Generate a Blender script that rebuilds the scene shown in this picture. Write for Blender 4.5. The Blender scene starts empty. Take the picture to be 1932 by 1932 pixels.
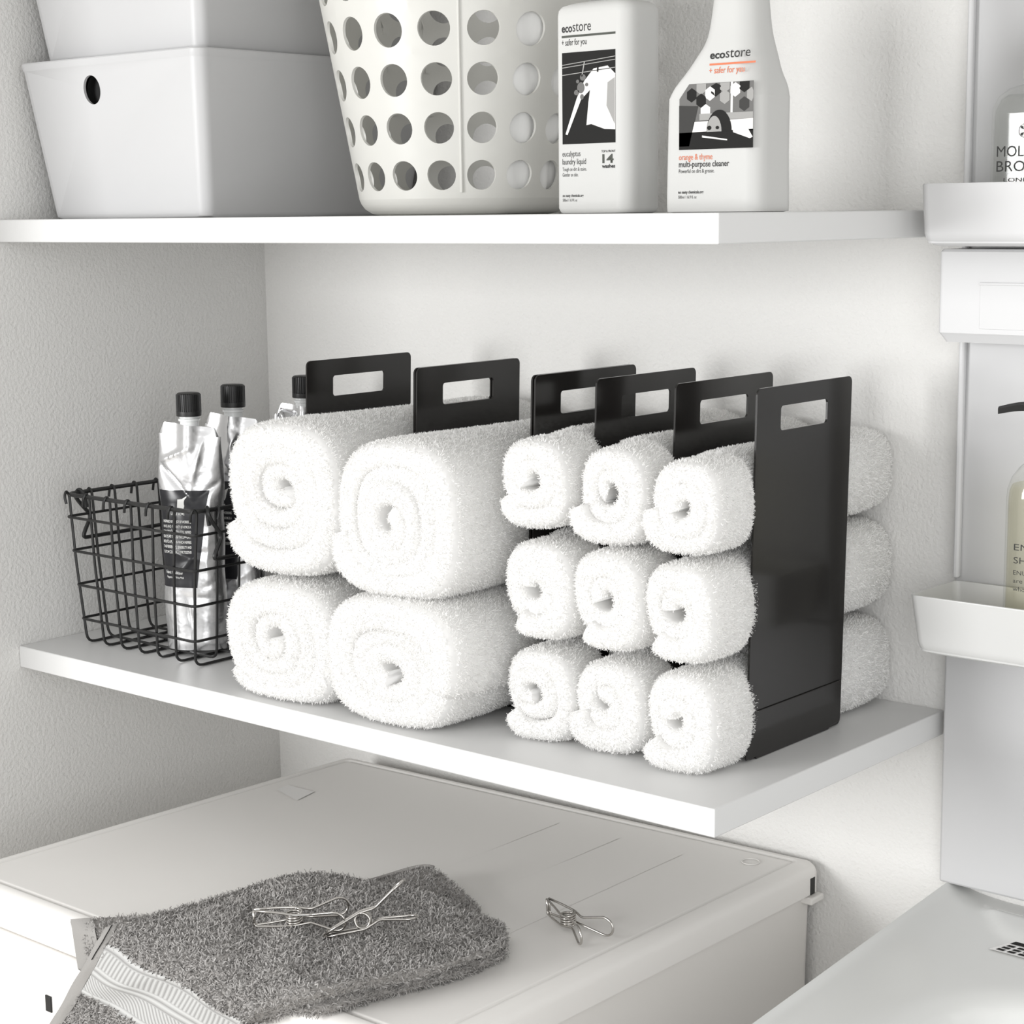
import bpy, bmesh, math
import numpy as np
from mathutils import Vector, Matrix
S = bpy.context.scene
COL = S.collection
PI = math.pi

# ------------------------------------------------------------------ camera
cd = bpy.data.cameras.new('camera'); cam = bpy.data.objects.new('camera', cd); COL.objects.link(cam)
cam.location = (1.84054781, -1.66868567, 0.496529131)
cam.rotation_euler = (1.41271644, 0.0106207543, 0.704118777)
cd.sensor_width = 36.0; cd.lens = 3537.32747 / 1932 * 36.0
cd.clip_start = 0.05; cd.clip_end = 60
S.camera = cam
# ------------------------------------------------------------------ world and lights
W = bpy.data.worlds.new('world'); S.world = W; W.use_nodes = True
bg = W.node_tree.nodes['Background']; bg.inputs[0].default_value = (1.0, 0.995, 0.98, 1); bg.inputs[1].default_value = 0.88
def area(name, loc, target, sx, sy, power, col=(1, 1, 1)):
    l = bpy.data.lights.new(name, 'AREA'); l.shape = 'RECTANGLE'; l.size = sx; l.size_y = sy; l.energy = power; l.color = col
    o = bpy.data.objects.new(name, l); COL.objects.link(o); o.location = loc
    o.rotation_euler = (Vector(target) - Vector(loc)).to_track_quat('-Z', 'Y').to_euler()
    return o
area('key_light', (-0.30, -3.3, 0.50), (0.6, -0.2, 0.1), 0.95, 0.95, 67, (1, 1, 0.995))  # soft key from the front left, direction taken from the cast shadows
area('right_fill', (2.7, -2.3, 0.5), (0.4, -0.3, 0.0), 1.4, 1.6, 20, (0.98, 0.99, 1))  # fill lamp added on the right to lift right-hand faces, no doorway there
S.view_settings.view_transform = 'Standard'; S.view_settings.look = 'None'
S.view_settings.exposure = 0.07; S.view_settings.gamma = 1.0
S.view_settings.use_curve_mapping = False

# ------------------------------------------------------------------ materials
def mat(name, col, rough=0.5, metal=0.0, **k):
    m = bpy.data.materials.new(name); m.use_nodes = True
    nt = m.node_tree; b = nt.nodes['Principled BSDF']
    b.inputs['Base Color'].default_value = (*col, 1); b.inputs['Roughness'].default_value = rough; b.inputs['Metallic'].default_value = metal
    if 'spec' in k: b.inputs['Specular IOR Level'].default_value = k['spec']
    if 'sss' in k:
        b.inputs['Subsurface Weight'].default_value = k['sss']; b.inputs['Subsurface Radius'].default_value = (.01, .01, .01); b.inputs['Subsurface Scale'].default_value = k.get('ssscale', .5)
    if 'bump' in k:
        sc, st, dist = k['bump']
        tc = nt.nodes.new('ShaderNodeTexCoord'); n = nt.nodes.new('ShaderNodeTexNoise'); n.inputs['Scale'].default_value = sc; n.inputs['Detail'].default_value = k.get('detail', 3)
        bp = nt.nodes.new('ShaderNodeBump'); bp.inputs['Strength'].default_value = st; bp.inputs['Distance'].default_value = dist
        nt.links.new(tc.outputs['Object'], n.inputs['Vector']); nt.links.new(n.outputs['Fac'], bp.inputs['Height']); nt.links.new(bp.outputs['Normal'], b.inputs['Normal'])
    if 'vary' in k:
        sc, c2 = k['vary']
        tc = nt.nodes.new('ShaderNodeTexCoord'); n = nt.nodes.new('ShaderNodeTexNoise'); n.inputs['Scale'].default_value = sc
        mx = nt.nodes.new('ShaderNodeMix'); mx.data_type = 'RGBA'
        mx.inputs['A'].default_value = (*col, 1); mx.inputs['B'].default_value = (*c2, 1)
        nt.links.new(tc.outputs['Object'], n.inputs['Vector']); nt.links.new(n.outputs['Fac'], mx.inputs['Factor']); nt.links.new(mx.outputs['Result'], b.inputs['Base Color'])
    return m
def clear(name, tint, gloss=0.35):
    m = bpy.data.materials.new(name); m.use_nodes = True; nt = m.node_tree
    for n in list(nt.nodes):
        if n.type != 'OUTPUT_MATERIAL': nt.nodes.remove(n)
    out = nt.nodes['Material Output']
    t = nt.nodes.new('ShaderNodeBsdfTransparent'); t.inputs[0].default_value = (*tint, 1)
    g = nt.nodes.new('ShaderNodeBsdfGlossy'); g.inputs['Roughness'].default_value = 0.04
    fc = nt.nodes.new('ShaderNodeLayerWeight'); fc.inputs[0].default_value = .5
    pw = nt.nodes.new('ShaderNodeMath'); pw.operation = 'POWER'; pw.inputs[1].default_value = 4; nt.links.new(fc.outputs['Facing'], pw.inputs[0])
    lw = nt.nodes.new('ShaderNodeMath'); lw.operation = 'MULTIPLY_ADD'; lw.inputs[1].default_value = .35 + gloss * .6; lw.inputs[2].default_value = .012 + gloss * .06; nt.links.new(pw.outputs[0], lw.inputs[0])
    mx = nt.nodes.new('ShaderNodeMixShader'); nt.links.new(lw.outputs[0], mx.inputs[0]); nt.links.new(t.outputs[0], mx.inputs[1]); nt.links.new(g.outputs[0], mx.inputs[2])
    nt.links.new(mx.outputs[0], out.inputs[0]); return m
def translucent(name, col, amount, rough=.4):
    m = mat(name, col, rough); nt = m.node_tree; b = nt.nodes['Principled BSDF']; out = nt.nodes['Material Output']
    t = nt.nodes.new('ShaderNodeBsdfTranslucent'); t.inputs[0].default_value = (*col, 1)
    mx = nt.nodes.new('ShaderNodeMixShader'); mx.inputs[0].default_value = amount
    nt.links.new(b.outputs[0], mx.inputs[1]); nt.links.new(t.outputs[0], mx.inputs[2]); nt.links.new(mx.outputs[0], out.inputs[0]); return m
M = {}
M['wall'] = mat('wallpaper', (.745, .738, .722), .75, bump=(230, .6, .003), spec=.2)
M['floor'] = mat('floor_vinyl', (.62, .6, .57), .5)
M['shelf'] = mat('white_melamine', (.68, .68, .675), .42, bump=(900, .05, .0005))
M['box'] = mat('white_box_plastic', (.52, .52, .525), .4, bump=(1500, .04, .0003))
M['black'] = mat('hole_shade_black', (.004, .004, .004), .6)  # near black standing for the unlit inside of the finger hole
M['basket'] = translucent('milky_plastic', (.74, .735, .70), .22, .32)
M['bottle'] = mat('white_bottle_plastic', (.55, .55, .537), .5, sss=.1, spec=.2)
M['enamel'] = mat('black_enamel', (.0135, .0122, .0113), .14, bump=(60, .015, .001))
M['wire'] = mat('black_wire', (.012, .012, .012), .38)
M['steel'] = mat('steel_wire', (.52, .5, .475), .2, 1.0)
M['foil'] = mat('silver_foil', (.80, .80, .81), .27, .92, bump=(32, .4, .005))
M['foil_label'] = mat('dark_label', (.014, .014, .017), .3)
M['cap'] = mat('black_cap', (.010, .010, .010), .42)
M['spout'] = mat('clear_spout', (.7, .71, .71), .25)
M['white_terry'] = translucent('white_terry', (.95, .945, .935), .35, .95)
M['grey_terry'] = mat('grey_terry', (.25, .238, .228), .95, vary=(700, (.36, .345, .33)), spec=.1)
M['grey_loop'] = mat('grey_terry_loop', (.19, .18, .173), .95, vary=(420, (.56, .545, .53)), spec=.1)
M['hem'] = mat('grey_hem', (.31, .30, .288), .9, bump=(1300, .5, .001), spec=.1)
M['chest'] = mat('chest_plastic', (.79, .775, .75), .42, vary=(5, (.77, .75, .725)))
M['chest_side'] = mat('chest_side', (.76, .74, .715), .38, vary=(6, (.73, .71, .68)))
M['sticker'] = mat('clear_sticker', (.80, .79, .775), .3)
M['vanity'] = mat('vanity_plastic', (.65, .65, .655), .45, spec=.3)
M['vanity_panel_shaded'] = mat('vanity_panel_shaded', (.55, .55, .555), .4, spec=.3)  # vanity plastic again, darker: weaker light on the panels is in its colour
M['tray'] = translucent('tray_plastic', (.76, .76, .75), .25, .3)
M['sink'] = mat('basin_ceramic', (.70, .705, .69), .16)
M['glass'] = clear('clear_plastic', (.985, .988, .982))
M['liquid'] = clear('pale_liquid', (.97, .955, .875), 0)
M['water'] = clear('clear_liquid', (.985, .988, .98), 0)
M['grey_cap'] = mat('sage_cap', (.46, .475, .44), .3)
M['ink'] = mat('black_ink', (.012, .012, .011), .6)
M['green_ink'] = mat('dark_green_ink', (.045, .05, .04), .6)
M['orange'] = mat('orange_ink', (.62, .16, .07), .6)
M['white_ink'] = mat('white_ink', (.75, .75, .73), .6)
for n, v in dict(p10=.012, p25=.03, p40=.075, p55=.21, p70=.45, p90=.95).items(): M[n] = mat('print_' + n, (v * .75, v * .74, v * .72), .75, spec=.08)
M['cloth'] = mat('white_cloth', (.86, .86, .85), .9)
# woven band: ridged stripes across its width and a slanted weave inside the stripes
def band_mat():
    m = mat('woven_band', (.62, .62, .61), .85, spec=.15); nt = m.node_tree; b = nt.nodes['Principled BSDF']
    uv = nt.nodes.new('ShaderNodeUVMap'); sep = nt.nodes.new('ShaderNodeSeparateXYZ'); nt.links.new(uv.outputs[0], sep.inputs[0])
    def math_(op, a, bb=None):
        n = nt.nodes.new('ShaderNodeMath'); n.operation = op
        for i, x in enumerate((a, bb)):
            if x is None: continue
            if isinstance(x, (int, float)): n.inputs[i].default_value = x
            else: nt.links.new(x, n.inputs[i])
        return n.outputs[0]
    u, v = sep.outputs[0], sep.outputs[1]
    st = math_('PINGPONG', math_('MULTIPLY', v, 4.0), 1.0)                 # four bands across
    tri = math_('PINGPONG', math_('MULTIPLY', v, 2.0), 1.0)
    dg = math_('SINE', math_('ADD', math_('MULTIPLY', u, 125.0), math_('MULTIPLY', tri, 24.0)))
    ln = math_('SINE', math_('MULTIPLY', v, 62.0))
    sel = math_('GREATER_THAN', st, .42)
    h = math_('ADD', math_('MULTIPLY', dg, sel), math_('MULTIPLY', ln, math_('SUBTRACT', 1.0, sel)))
    rp = nt.nodes.new('ShaderNodeMapRange'); rp.inputs[1].default_value = -1; rp.inputs[2].default_value = 1; nt.links.new(h, rp.inputs[0])
    mx = nt.nodes.new('ShaderNodeMix'); mx.data_type = 'RGBA'; mx.inputs['A'].default_value = (.26, .255, .25, 1); mx.inputs['B'].default_value = (.50, .50, .49, 1)
    pw = math_('POWER', rp.outputs[0], .5); nt.links.new(pw, mx.inputs['Factor']); nt.links.new(mx.outputs['Result'], b.inputs['Base Color'])
    bp = nt.nodes.new('ShaderNodeBump'); bp.inputs['Strength'].default_value = .6; bp.inputs['Distance'].default_value = .001
    nt.links.new(rp.outputs[0], bp.inputs['Height']); nt.links.new(bp.outputs['Normal'], b.inputs['Normal']); return m
M['band'] = band_mat()

# ------------------------------------------------------------------ mesh helpers
class MB:
    def __init__(s): s.V = []; s.n = 0; s.F = []; s.FM = []; s.Q = []
    def verts(s, P):
        P = np.asarray(P, float).reshape(-1, 3); o = s.n; s.V.append(P); s.n += len(P); return o
    def face(s, f, m=0): s.F.append(tuple(f)); s.FM.append(m)
    def quads(s, Q, m=0): s.Q.append((np.asarray(Q, np.int32), m))
    def grid(s, P, closed_u=False, closed_v=False, m=0):
        P = np.asarray(P, float); a, b = P.shape[:2]; o = s.verts(P)
        I = np.arange(a * b).reshape(a, b) + o
        if closed_u: I = np.vstack([I, I[:1]])
        if closed_v: I = np.hstack([I, I[:, :1]])
        s.quads(np.stack([I[:-1, :-1], I[1:, :-1], I[1:, 1:], I[:-1, 1:]], -1).reshape(-1, 4), m); return o
    def box(s, x0, x1, y0, y1, z0, z1, m=0):
        o = s.verts([(x, y, z) for z in (z0, z1) for y in (y0, y1) for x in (x0, x1)])
        for f in ((0, 2, 3, 1), (4, 5, 7, 6), (0, 1, 5, 4), (2, 6, 7, 3), (0, 4, 6, 2), (1, 3, 7, 5)): s.face([o + i for i in f], m)
    def loft(s, rings, cap0=True, cap1=True, m=0):
        k = len(rings[0]); o = s.grid(np.asarray(rings), closed_v=True, m=m)
        if cap0: s.face([o + i for i in range(k)], m)
        if cap1: s.face([o + (len(rings) - 1) * k + i for i in reversed(range(k))], m)
    def tube(s, pts, r, n=8, closed=False, m=0):
        P = np.asarray(pts, float); N = len(P)
        T = (np.roll(P, -1, 0) - np.roll(P, 1, 0)) if closed else np.gradient(P, axis=0)
        T /= np.linalg.norm(T, axis=1)[:, None] + 1e-12
        ref = np.array([0, 0, 1.]) if abs(T[0][2]) < .9 else np.array([1., 0, 0])
        u = np.cross(T[0], ref); u /= np.linalg.norm(u); R = []
        rr = np.broadcast_to(np.asarray(r, float), (N,))
        for i in range(N):
            u = u - T[i] * u.dot(T[i]); u /= np.linalg.norm(u); w = np.cross(T[i], u)
            a = np.arange(n) * 2 * PI / n
            R.append(P[i] + rr[i] * (np.cos(a)[:, None] * u + np.sin(a)[:, None] * w))
        if closed:
            s.grid(np.asarray(R), closed_u=True, closed_v=True, m=m)
        else: s.loft(R, m=m)
    def lathe(s, prof, c=(0, 0, 0), n=40, m=0, cap0=True, cap1=True):
        a = np.arange(n) * 2 * PI / n
        s.loft([np.stack([c[0] + r * np.cos(a), c[1] + r * np.sin(a), np.full(n, c[2] + z)], -1) for r, z in prof], cap0, cap1, m)
    def build(s, name, mats, parent=None, angle=35, bevel=0, segs=2, uv=None, recalc=True, merge=0):
        me = bpy.data.meshes.new(name); V = np.concatenate(s.V) if s.V else np.zeros((0, 3))
        lt = [len(f) for f in s.F]; lv = [i for f in s.F for i in f]; fm = list(s.FM)
        lv = np.array(lv, np.int32); lt = np.array(lt, np.int32); fm = np.array(fm, np.int32)
        for q, m in s.Q:
            lv = np.concatenate([lv, q.ravel()]); lt = np.concatenate([lt, np.full(len(q), 4, np.int32)]); fm = np.concatenate([fm, np.full(len(q), m, np.int32)])
        me.vertices.add(len(V)); me.vertices.foreach_set('co', V.astype(np.float32).ravel())
        me.loops.add(len(lv)); me.loops.foreach_set('vertex_index', lv.astype(np.int32))
        me.polygons.add(len(lt)); me.polygons.foreach_set('loop_start', np.concatenate([[0], np.cumsum(lt)[:-1]]).astype(np.int32))
        me.polygons.foreach_set('material_index', fm.astype(np.int32))
        me.polygons.foreach_set('use_smooth', np.ones(len(lt), bool))
        me.update(calc_edges=True); me.validate()
        if len(lt) < 60000 and recalc:
            bm = bmesh.new(); bm.from_mesh(me)
            if merge: bmesh.ops.remove_doubles(bm, verts=bm.verts, dist=merge)
            bmesh.ops.recalc_face_normals(bm, faces=bm.faces); bm.to_mesh(me); bm.free()
        if uv is not None:
            l = me.uv_layers.new(name='UVMap'); vi = np.empty(len(me.loops), np.int32); me.loops.foreach_get('vertex_index', vi)
            l.data.foreach_set('uv', np.asarray(uv, np.float32)[vi].ravel())
        if angle < 180: me.set_sharp_from_angle(angle=math.radians(angle))
        for m_ in (mats if isinstance(mats, (list, tuple)) else [mats]): me.materials.append(M[m_])
        o = bpy.data.objects.new(name, me); COL.objects.link(o)
        if parent is not None: o.parent = parent
        if bevel:
            b = o.modifiers.new('bevel', 'BEVEL'); b.width = bevel; b.segments = segs; b.limit_method = 'ANGLE'; b.angle_limit = math.radians(40); b.harden_normals = False
        if angle < 180 and recalc: wn = o.modifiers.new('normals', 'WEIGHTED_NORMAL'); wn.mode = 'FACE_AREA'; wn.weight = 100; wn.keep_sharp = True
        return o
def tag(o, label, cat, group=None, kind=None):
    o['label'] = label; o['category'] = cat
    if group: o['group'] = group
    if kind: o['kind'] = kind
    return o
def thing(name, label, cat, group=None, loc=(0, 0, 0), rz=0):
    o = bpy.data.objects.new(name, None); COL.objects.link(o); o.location = loc; o.rotation_euler = (0, 0, rz); o.empty_display_size = .03
    return tag(o, label, cat, group)
def struct(o): o['kind'] = 'structure'; return o
def rrect(w, d, r, n=6, c=(0, 0), z=0, fl=None):
    P = []
    for k, (sx, sy) in enumerate(((1, 1), (-1, 1), (-1, -1), (1, -1))):
        q = fl if (k == 2 and fl) else r
        for i in range(n):
            a = PI / 2 * (k + i / (n - 1)); P.append((c[0] + sx * (w / 2 - q) + q * math.cos(a), c[1] + sy * (d / 2 - q) + q * math.sin(a), z))
    return np.array(P)
def fillet(pts, r, n=5):                                              # rounds the corners of a polyline
    P = [np.array(p, float) for p in pts]; out = [P[0]]
    for i in range(1, len(P) - 1):
        a, b = P[i - 1] - P[i], P[i + 1] - P[i]; la, lb = np.linalg.norm(a), np.linalg.norm(b)
        d = min(r, la * .45, lb * .45); p, q = P[i] + a / la * d, P[i] + b / lb * d
        for k in range(n + 1):
            t = k / n; out.append((1 - t) ** 2 * p + 2 * t * (1 - t) * P[i] + t * t * q)
    return out + [P[-1]]
def spline(pts, n=10, closed=False):
    P = np.array(pts, float); N = len(P); out = []
    for i in range(N if closed else N - 1):
        g = lambda k: P[k % N] if closed else P[min(max(k, 0), N - 1)]
        p0, p1, p2, p3 = g(i - 1), g(i), g(i + 1), g(i + 2)
        for k in range(n):
            t = k / n; out.append(.5 * ((2 * p1) + (p2 - p0) * t + (2 * p0 - 5 * p1 + 4 * p2 - p3) * t * t + (3 * p1 - p0 - 3 * p2 + p3) * t ** 3))
    if not closed: out.append(P[-1])
    return np.array(out)
_tc = {}
def text_raw(s, bold=0):
    if (s, bold) in _tc: return _tc[(s, bold)]
    cu = bpy.data.curves.new('tmp', 'FONT'); cu.body = s; cu.size = 1; cu.offset = bold; cu.resolution_u = 3
    o = bpy.data.objects.new('tmp', cu); COL.objects.link(o)
    dg = bpy.context.evaluated_depsgraph_get(); me = bpy.data.meshes.new_from_object(o.evaluated_get(dg))
    V = np.array([v.co[:] for v in me.vertices]).reshape(-1, 3)[:, :2]; F = [tuple(p.vertices) for p in me.polygons]
    bpy.data.objects.remove(o); bpy.data.curves.remove(cu); bpy.data.meshes.remove(me)
    _tc[(s, bold)] = (V, F); return V, F
def put_text(mb, s, x, z, w, h, f, bold=0, m=0, slant=0):               # left end x, baseline z, width w, cap height h, f(u,v)->3D
    V, F = text_raw(s, bold)
    if len(V) == 0: return
    x0, x1 = V[:, 0].min(), V[:, 0].max(); k = w / (x1 - x0); kv = h / .73
    o = mb.verts([f(x + (a - x0) * k + slant * b * kv, z + b * kv) for a, b in V])
    for q in F: mb.face([o + i for i in q], m)
def put_poly(mb, pts, f, m=0):
    o = mb.verts([f(*p) for p in pts]); mb.face(range(o, o + len(pts)), m)
def put_rect(mb, x0, x1, z0, z1, f, m=0, n=6):
    P = [[f(x0 + (x1 - x0) * i / n, z) for z in (z0, z1)] for i in range(n + 1)]; mb.grid(P, m=m)
def put_disc(mb, cx, cz, rx, rz, f, m=0, n=18): put_poly(mb, [(cx + rx * math.cos(2 * PI * i / n), cz + rz * math.sin(2 * PI * i / n)) for i in range(n)], f, m)
CAM = np.array(cam.location)
def tufts(mb, P, Nn, length, width, rng, m=0, bend=.6, spread=.55):      # short bent loops of yarn standing on a surface
    n = len(P); d = Nn + rng.normal(0, spread, (n, 3)); d /= np.linalg.norm(d, axis=1)[:, None]
    b = rng.normal(0, 1, (n, 3)); b -= d * (b * d).sum(1)[:, None]; b /= np.linalg.norm(b, axis=1)[:, None] + 1e-9
    w = np.cross(d, b) * (width / 2); L = length * rng.uniform(.6, 1.25, (n, 1))
    p0 = P - Nn * length * .15; p1 = p0 + d * L * .62 + b * L * .1; p2 = p0 + d * L + b * L * bend
    V = np.stack([p0 - w, p0 + w, p1 - w * .95, p1 + w * .95, p2 - w * .5, p2 + w * .5], 1).reshape(-1, 3)
    o = mb.verts(V); I = o + np.arange(n)[:, None] * 6
    mb.quads(np.concatenate([I + np.array([0, 1, 3, 2]), I + np.array([2, 3, 5, 4])]), m)
def scatter(G, dens, rng, mask=None, wrap=False):                        # random points and normals on a grid of quads
    a, b, c, d = G[:-1, :-1], G[1:, :-1], G[1:, 1:], G[:-1, 1:]
    nn = np.cross(c - a, d - b); ar = np.linalg.norm(nn, axis=-1) / 2
    n = nn / (2 * ar[..., None] + 1e-12)
    if mask is not None: ar = ar * mask
    view = CAM - (a + c) / 2; view /= np.linalg.norm(view, axis=-1)[..., None]
    ar = ar * ((n * view).sum(-1) > -.35)
    tot = ar.sum(); k = int(tot * dens)
    idx = rng.choice(ar.size, k, p=(ar / tot).ravel()); u = rng.random((k, 1)); v = rng.random((k, 1))
    f = lambda q: q.reshape(-1, 3)[idx]
    P = f(a) * (1 - u) * (1 - v) + f(b) * u * (1 - v) + f(c) * u * v + f(d) * (1 - u) * v
    return P, f(n)

# ------------------------------------------------------------------ the setting
ZF = -1.2
D, L, T, ZU = 0.4064, 0.985, 0.0253, 0.47
b = MB(); b.box(-.12, 0, -.78, .1, ZF, .87); struct(b.build('wall_left', 'wall'))
b = MB(); b.box(0, 2.6, 0, .1, ZF, .87); struct(b.build('wall_back', 'wall'))
b = MB(); b.box(-2.5, 3.2, -4.0, .1, ZF - .1, ZF); struct(b.build('floor', 'floor'))
b = MB(); b.box(-.12, 2.6, -.62, .1, .87, .97); struct(b.build('shade_ceiling', 'wall'))  # unseen slab, added and set low to shade the upper shelf
for name, z1, lab in (('wall_shelf', 0.0, 'lower white wall shelf holding rolled towels and wire basket'), ('wall_shelf', ZU + T, 'upper white wall shelf under boxes, basket and cleaning bottles')):
    b = MB(); b.box(0.0005, L, -D, -.0005, z1 - T, z1); o = b.build(name, 'shelf', bevel=.0012); tag(o, lab, 'shelf', 'white wall shelves')
ZT = ZU + T

# ------------------------------------------------------------------ vanity unit and basin on the right
van = thing('vanity_cabinet', 'tall white bathroom vanity cabinet standing behind the basin', 'cabinet', loc=(1.25, -.01, -.1725))
def part(o): o.location = (-Vector(van.location)); return o
b = MB(); b.box(.9995, 1.75, -.0135, -.0005, .06, .868); part(b.build('back_panel', 'vanity_panel_shaded', van, bevel=.002))
b = MB(); b.box(1.0005, 1.0065, -.021, -.0135, .14, .868); part(b.build('edge_strip', 'vanity', van, bevel=.002))
b = MB(); b.box(.9935, 1.75, -.0195, -.0005, -.1725, .075); part(b.build('lower_panel', 'vanity_panel_shaded', van, bevel=.003))
b = MB()
b.loft([rrect(.50, .036, .006, 4, (1.25, -.0315), .372), rrect(.505, .040, .006, 4, (1.25, -.0335), .378), rrect(.508, .0425, .005, 4, (1.25, -.0348), .381), rrect(.508, .0425, .005, 4, (1.25, -.0348), .4565), rrect(.504, .0405, .005, 4, (1.25, -.0338), .459)])
dr = part(b.build('drawer', 'vanity', van, angle=20))
b = MB(); b.box(1.039, 1.46, -.0566, -.0558, .3855, .4275); b.box(1.039, 1.46, -.0582, -.0558, .4262, .4285)
o = b.build('drawer_face', 'vanity', dr, bevel=.0006)
b = MB(); put_rect(b, 1.0585, 1.16, .690, .78, lambda u, v: (u, -.0142, v)); lab = part(b.build('notice_sticker', 'sticker', van, angle=180))
b = MB()
for i, (s, w) in enumerate((('※', .005), ('(', .0025))): put_text(b, s, 1.0605 + i * .0065, .7015 - i * .008, w, .0055, lambda u, v: (u, -.0146, v))
put_text(b, 'ア', 1.067, .7015, .006, .0065, lambda u, v: (u, -.0146, v)); put_text(b, 'ト', 1.0705, .694, .005, .0065, lambda u, v: (u, -.0146, v))
b.build('notice_print', 'ink', lab, angle=180)
def tray(name, label, x0, x1, y0, y1, z0, z1, m, th=.003, tap=.005):
    t = thing(name, label, 'tray', 'vanity trays', loc=((x0 + x1) / 2, (y0 + y1) / 2, z0)); w, d, h = x1 - x0, y1 - y0, z1 - z0
    b = MB(); R = .009
    prof = [(-.012, 0), (-.006, .0012), (-.0015, .006), (0, .012)]
    rings = [rrect(w - 2 * tap + 2 * i, d - 2 * tap + 2 * i, R, 6, z=z) for i, z in prof]
    rings += [rrect(w, d, R, 6, z=h - .0012), rrect(w - .001, d - .001, R, 6, z=h), rrect(w - 2 * th, d - 2 * th, R - th + .001, 6, z=h), rrect(w - 2 * tap - 2 * th, d - 2 * tap - 2 * th, R - th + .001, 6, z=th)]
    b.loft(rings); b.build('tray_body', m, t, angle=40); return t
tray('vanity_tray', 'upper white vanity tray holding the clear bottle', 1.0045, 1.50, -.1135, -.0215, .4625, .519, 'vanity', tap=.002)
tray('vanity_tray', 'lower milky vanity tray holding the pump bottle', 1.0030, 1.50, -.1135, -.0215, .0815, .1385, 'tray')
# clear square bottle
def square_bottle(b, w, d, r, prof, cx=0, cy=0):
    b.loft([rrect(w * k, d * k, max(.0005, min(r * k2, w * k / 2 - 1e-4)), 8, (cx, cy), z) for k, k2, z in prof])
t = thing('clear_bottle', 'clear square bottle with grey green cap in the upper vanity tray', 'bottle', 'toiletries on the vanity', loc=(1.0985, -.062, .4658))
b = MB(); square_bottle(b, .076, .072, .016, [(.94, 1, 0), (1, 1, .003), (1, 1, .112), (.985, 1, .119), (.90, 1.1, .1285), (.74, 1.2, .1355), (.5, 1.1, .139), (.36, 1.1, .14), (.36, 1.1, .149)]); b.build('bottle_body', 'glass', t, angle=60)
b = MB(); square_bottle(b, .071, .067, .014, [(.95, 1, .004), (1, 1, .006), (1, 1, .110), (.98, 1, .117), (.9, 1.1, .1255), (.78, 1.1, .130)]); b.build('liquid', 'water', t, angle=60)
b = MB(); square_bottle(b, .030, .030, .004, [(.95, 1, .143), (1, 1, .144), (1, 1, .181), (.95, 1, .183)]); b.build('bottle_cap', 'grey_cap', t)
ff = lambda u, v: (u, -.0363, v)
b = MB()
put_text(b, 'MOLTON', -.0262, .0755, .0525, .0098, ff); put_text(b, 'BROWN', -.0262, .0625, .0525, .0098, ff); put_text(b, 'LONDON', -.019, .0535, .038, .0035, ff)
P = [[ff(.0 + r * math.cos(a), .0975 + r * math.sin(a)) for r in (.0056, .0062)] for a in np.linspace(0, 2 * PI, 33)]; b.grid(P)
for k in range(4):
    a = k * PI / 2 + PI / 4; put_poly(b, [ff(0 + rr * math.cos(a + da), .0975 + rr * math.sin(a + da))[::2] for rr, da in ((.0015, 0), (.005, -.28), (.0056, 0), (.005, .28))], ff)
b.build('lettering', 'ink', t, angle=180)
# pump bottle
t = thing('pump_bottle', 'clear pump bottle of pale yellow liquid in the lower vanity tray', 'bottle', 'toiletries on the vanity', loc=(1.117, -.064, .0848))
b = MB(); square_bottle(b, .070, .066, .024, [(.93, 1, 0), (1, 1, .004), (1, 1, .148), (.985, 1, .158), (.92, 1.1, .169), (.80, 1.2, .177), (.6, 1.2, .183), (.42, 1.1, .186), (.4, 1.1, .196)]); b.build('bottle_body', 'glass', t, angle=60)
b = MB(); square_bottle(b, .066, .062, .022, [(.93, 1, .003), (1, 1, .006), (1, 1, .147), (.98, 1, .157), (.95, 1.1, .162)]); b.build('liquid', 'liquid', t, angle=60)
b = MB(); b.lathe([(.0165, .193), (.0165, .208), (.013, .212), (.006, .213), (.006, .226), (.012, .227), (.013, .231), (.009, .235)], n=32)
pu = b.build('pump', 'cap', t)
b = MB(); sp = spline([(.012, 0, .231), (-.006, -.004, .2335), (-.028, -.009, .2325), (-.046, -.013, .2285)], 6)
b.loft([np.array([[p[0] + nx * wd, p[1] - wd * ny, p[2] + hz] for nx, ny, hz, wd in ((.35, 1, -h, .7 * wd0), (-.35, -1, -h, .7 * wd0), (-.35, -1, h * .6, wd0), (0, 0, h * 1.2, 0), (.35, 1, h * .6, wd0))]) for p, h, wd0 in zip(sp, np.linspace(.0045, .003, len(sp)), np.linspace(.010, .0045, len(sp)))])
b.build('pump_spout', 'cap', pu, angle=30)
fp = lambda u, v: (u, -.0334, v)
b = MB(); put_text(b, 'ENU', -.0170, .1045, .024, .0062, fp); put_text(b, 'SHAMPOO', -.0170, .0925, .054, .0062, fp)
put_text(b, 'ENU is made', -.0170, .082, .036, .0042, fp); put_text(b, 'are all those', -.0170, .0745, .036, .0042, fp); put_text(b, 'who dare', -.0170, .067, .026, .0042, fp)
b.build('lettering', 'ink', t, angle=180)
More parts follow.
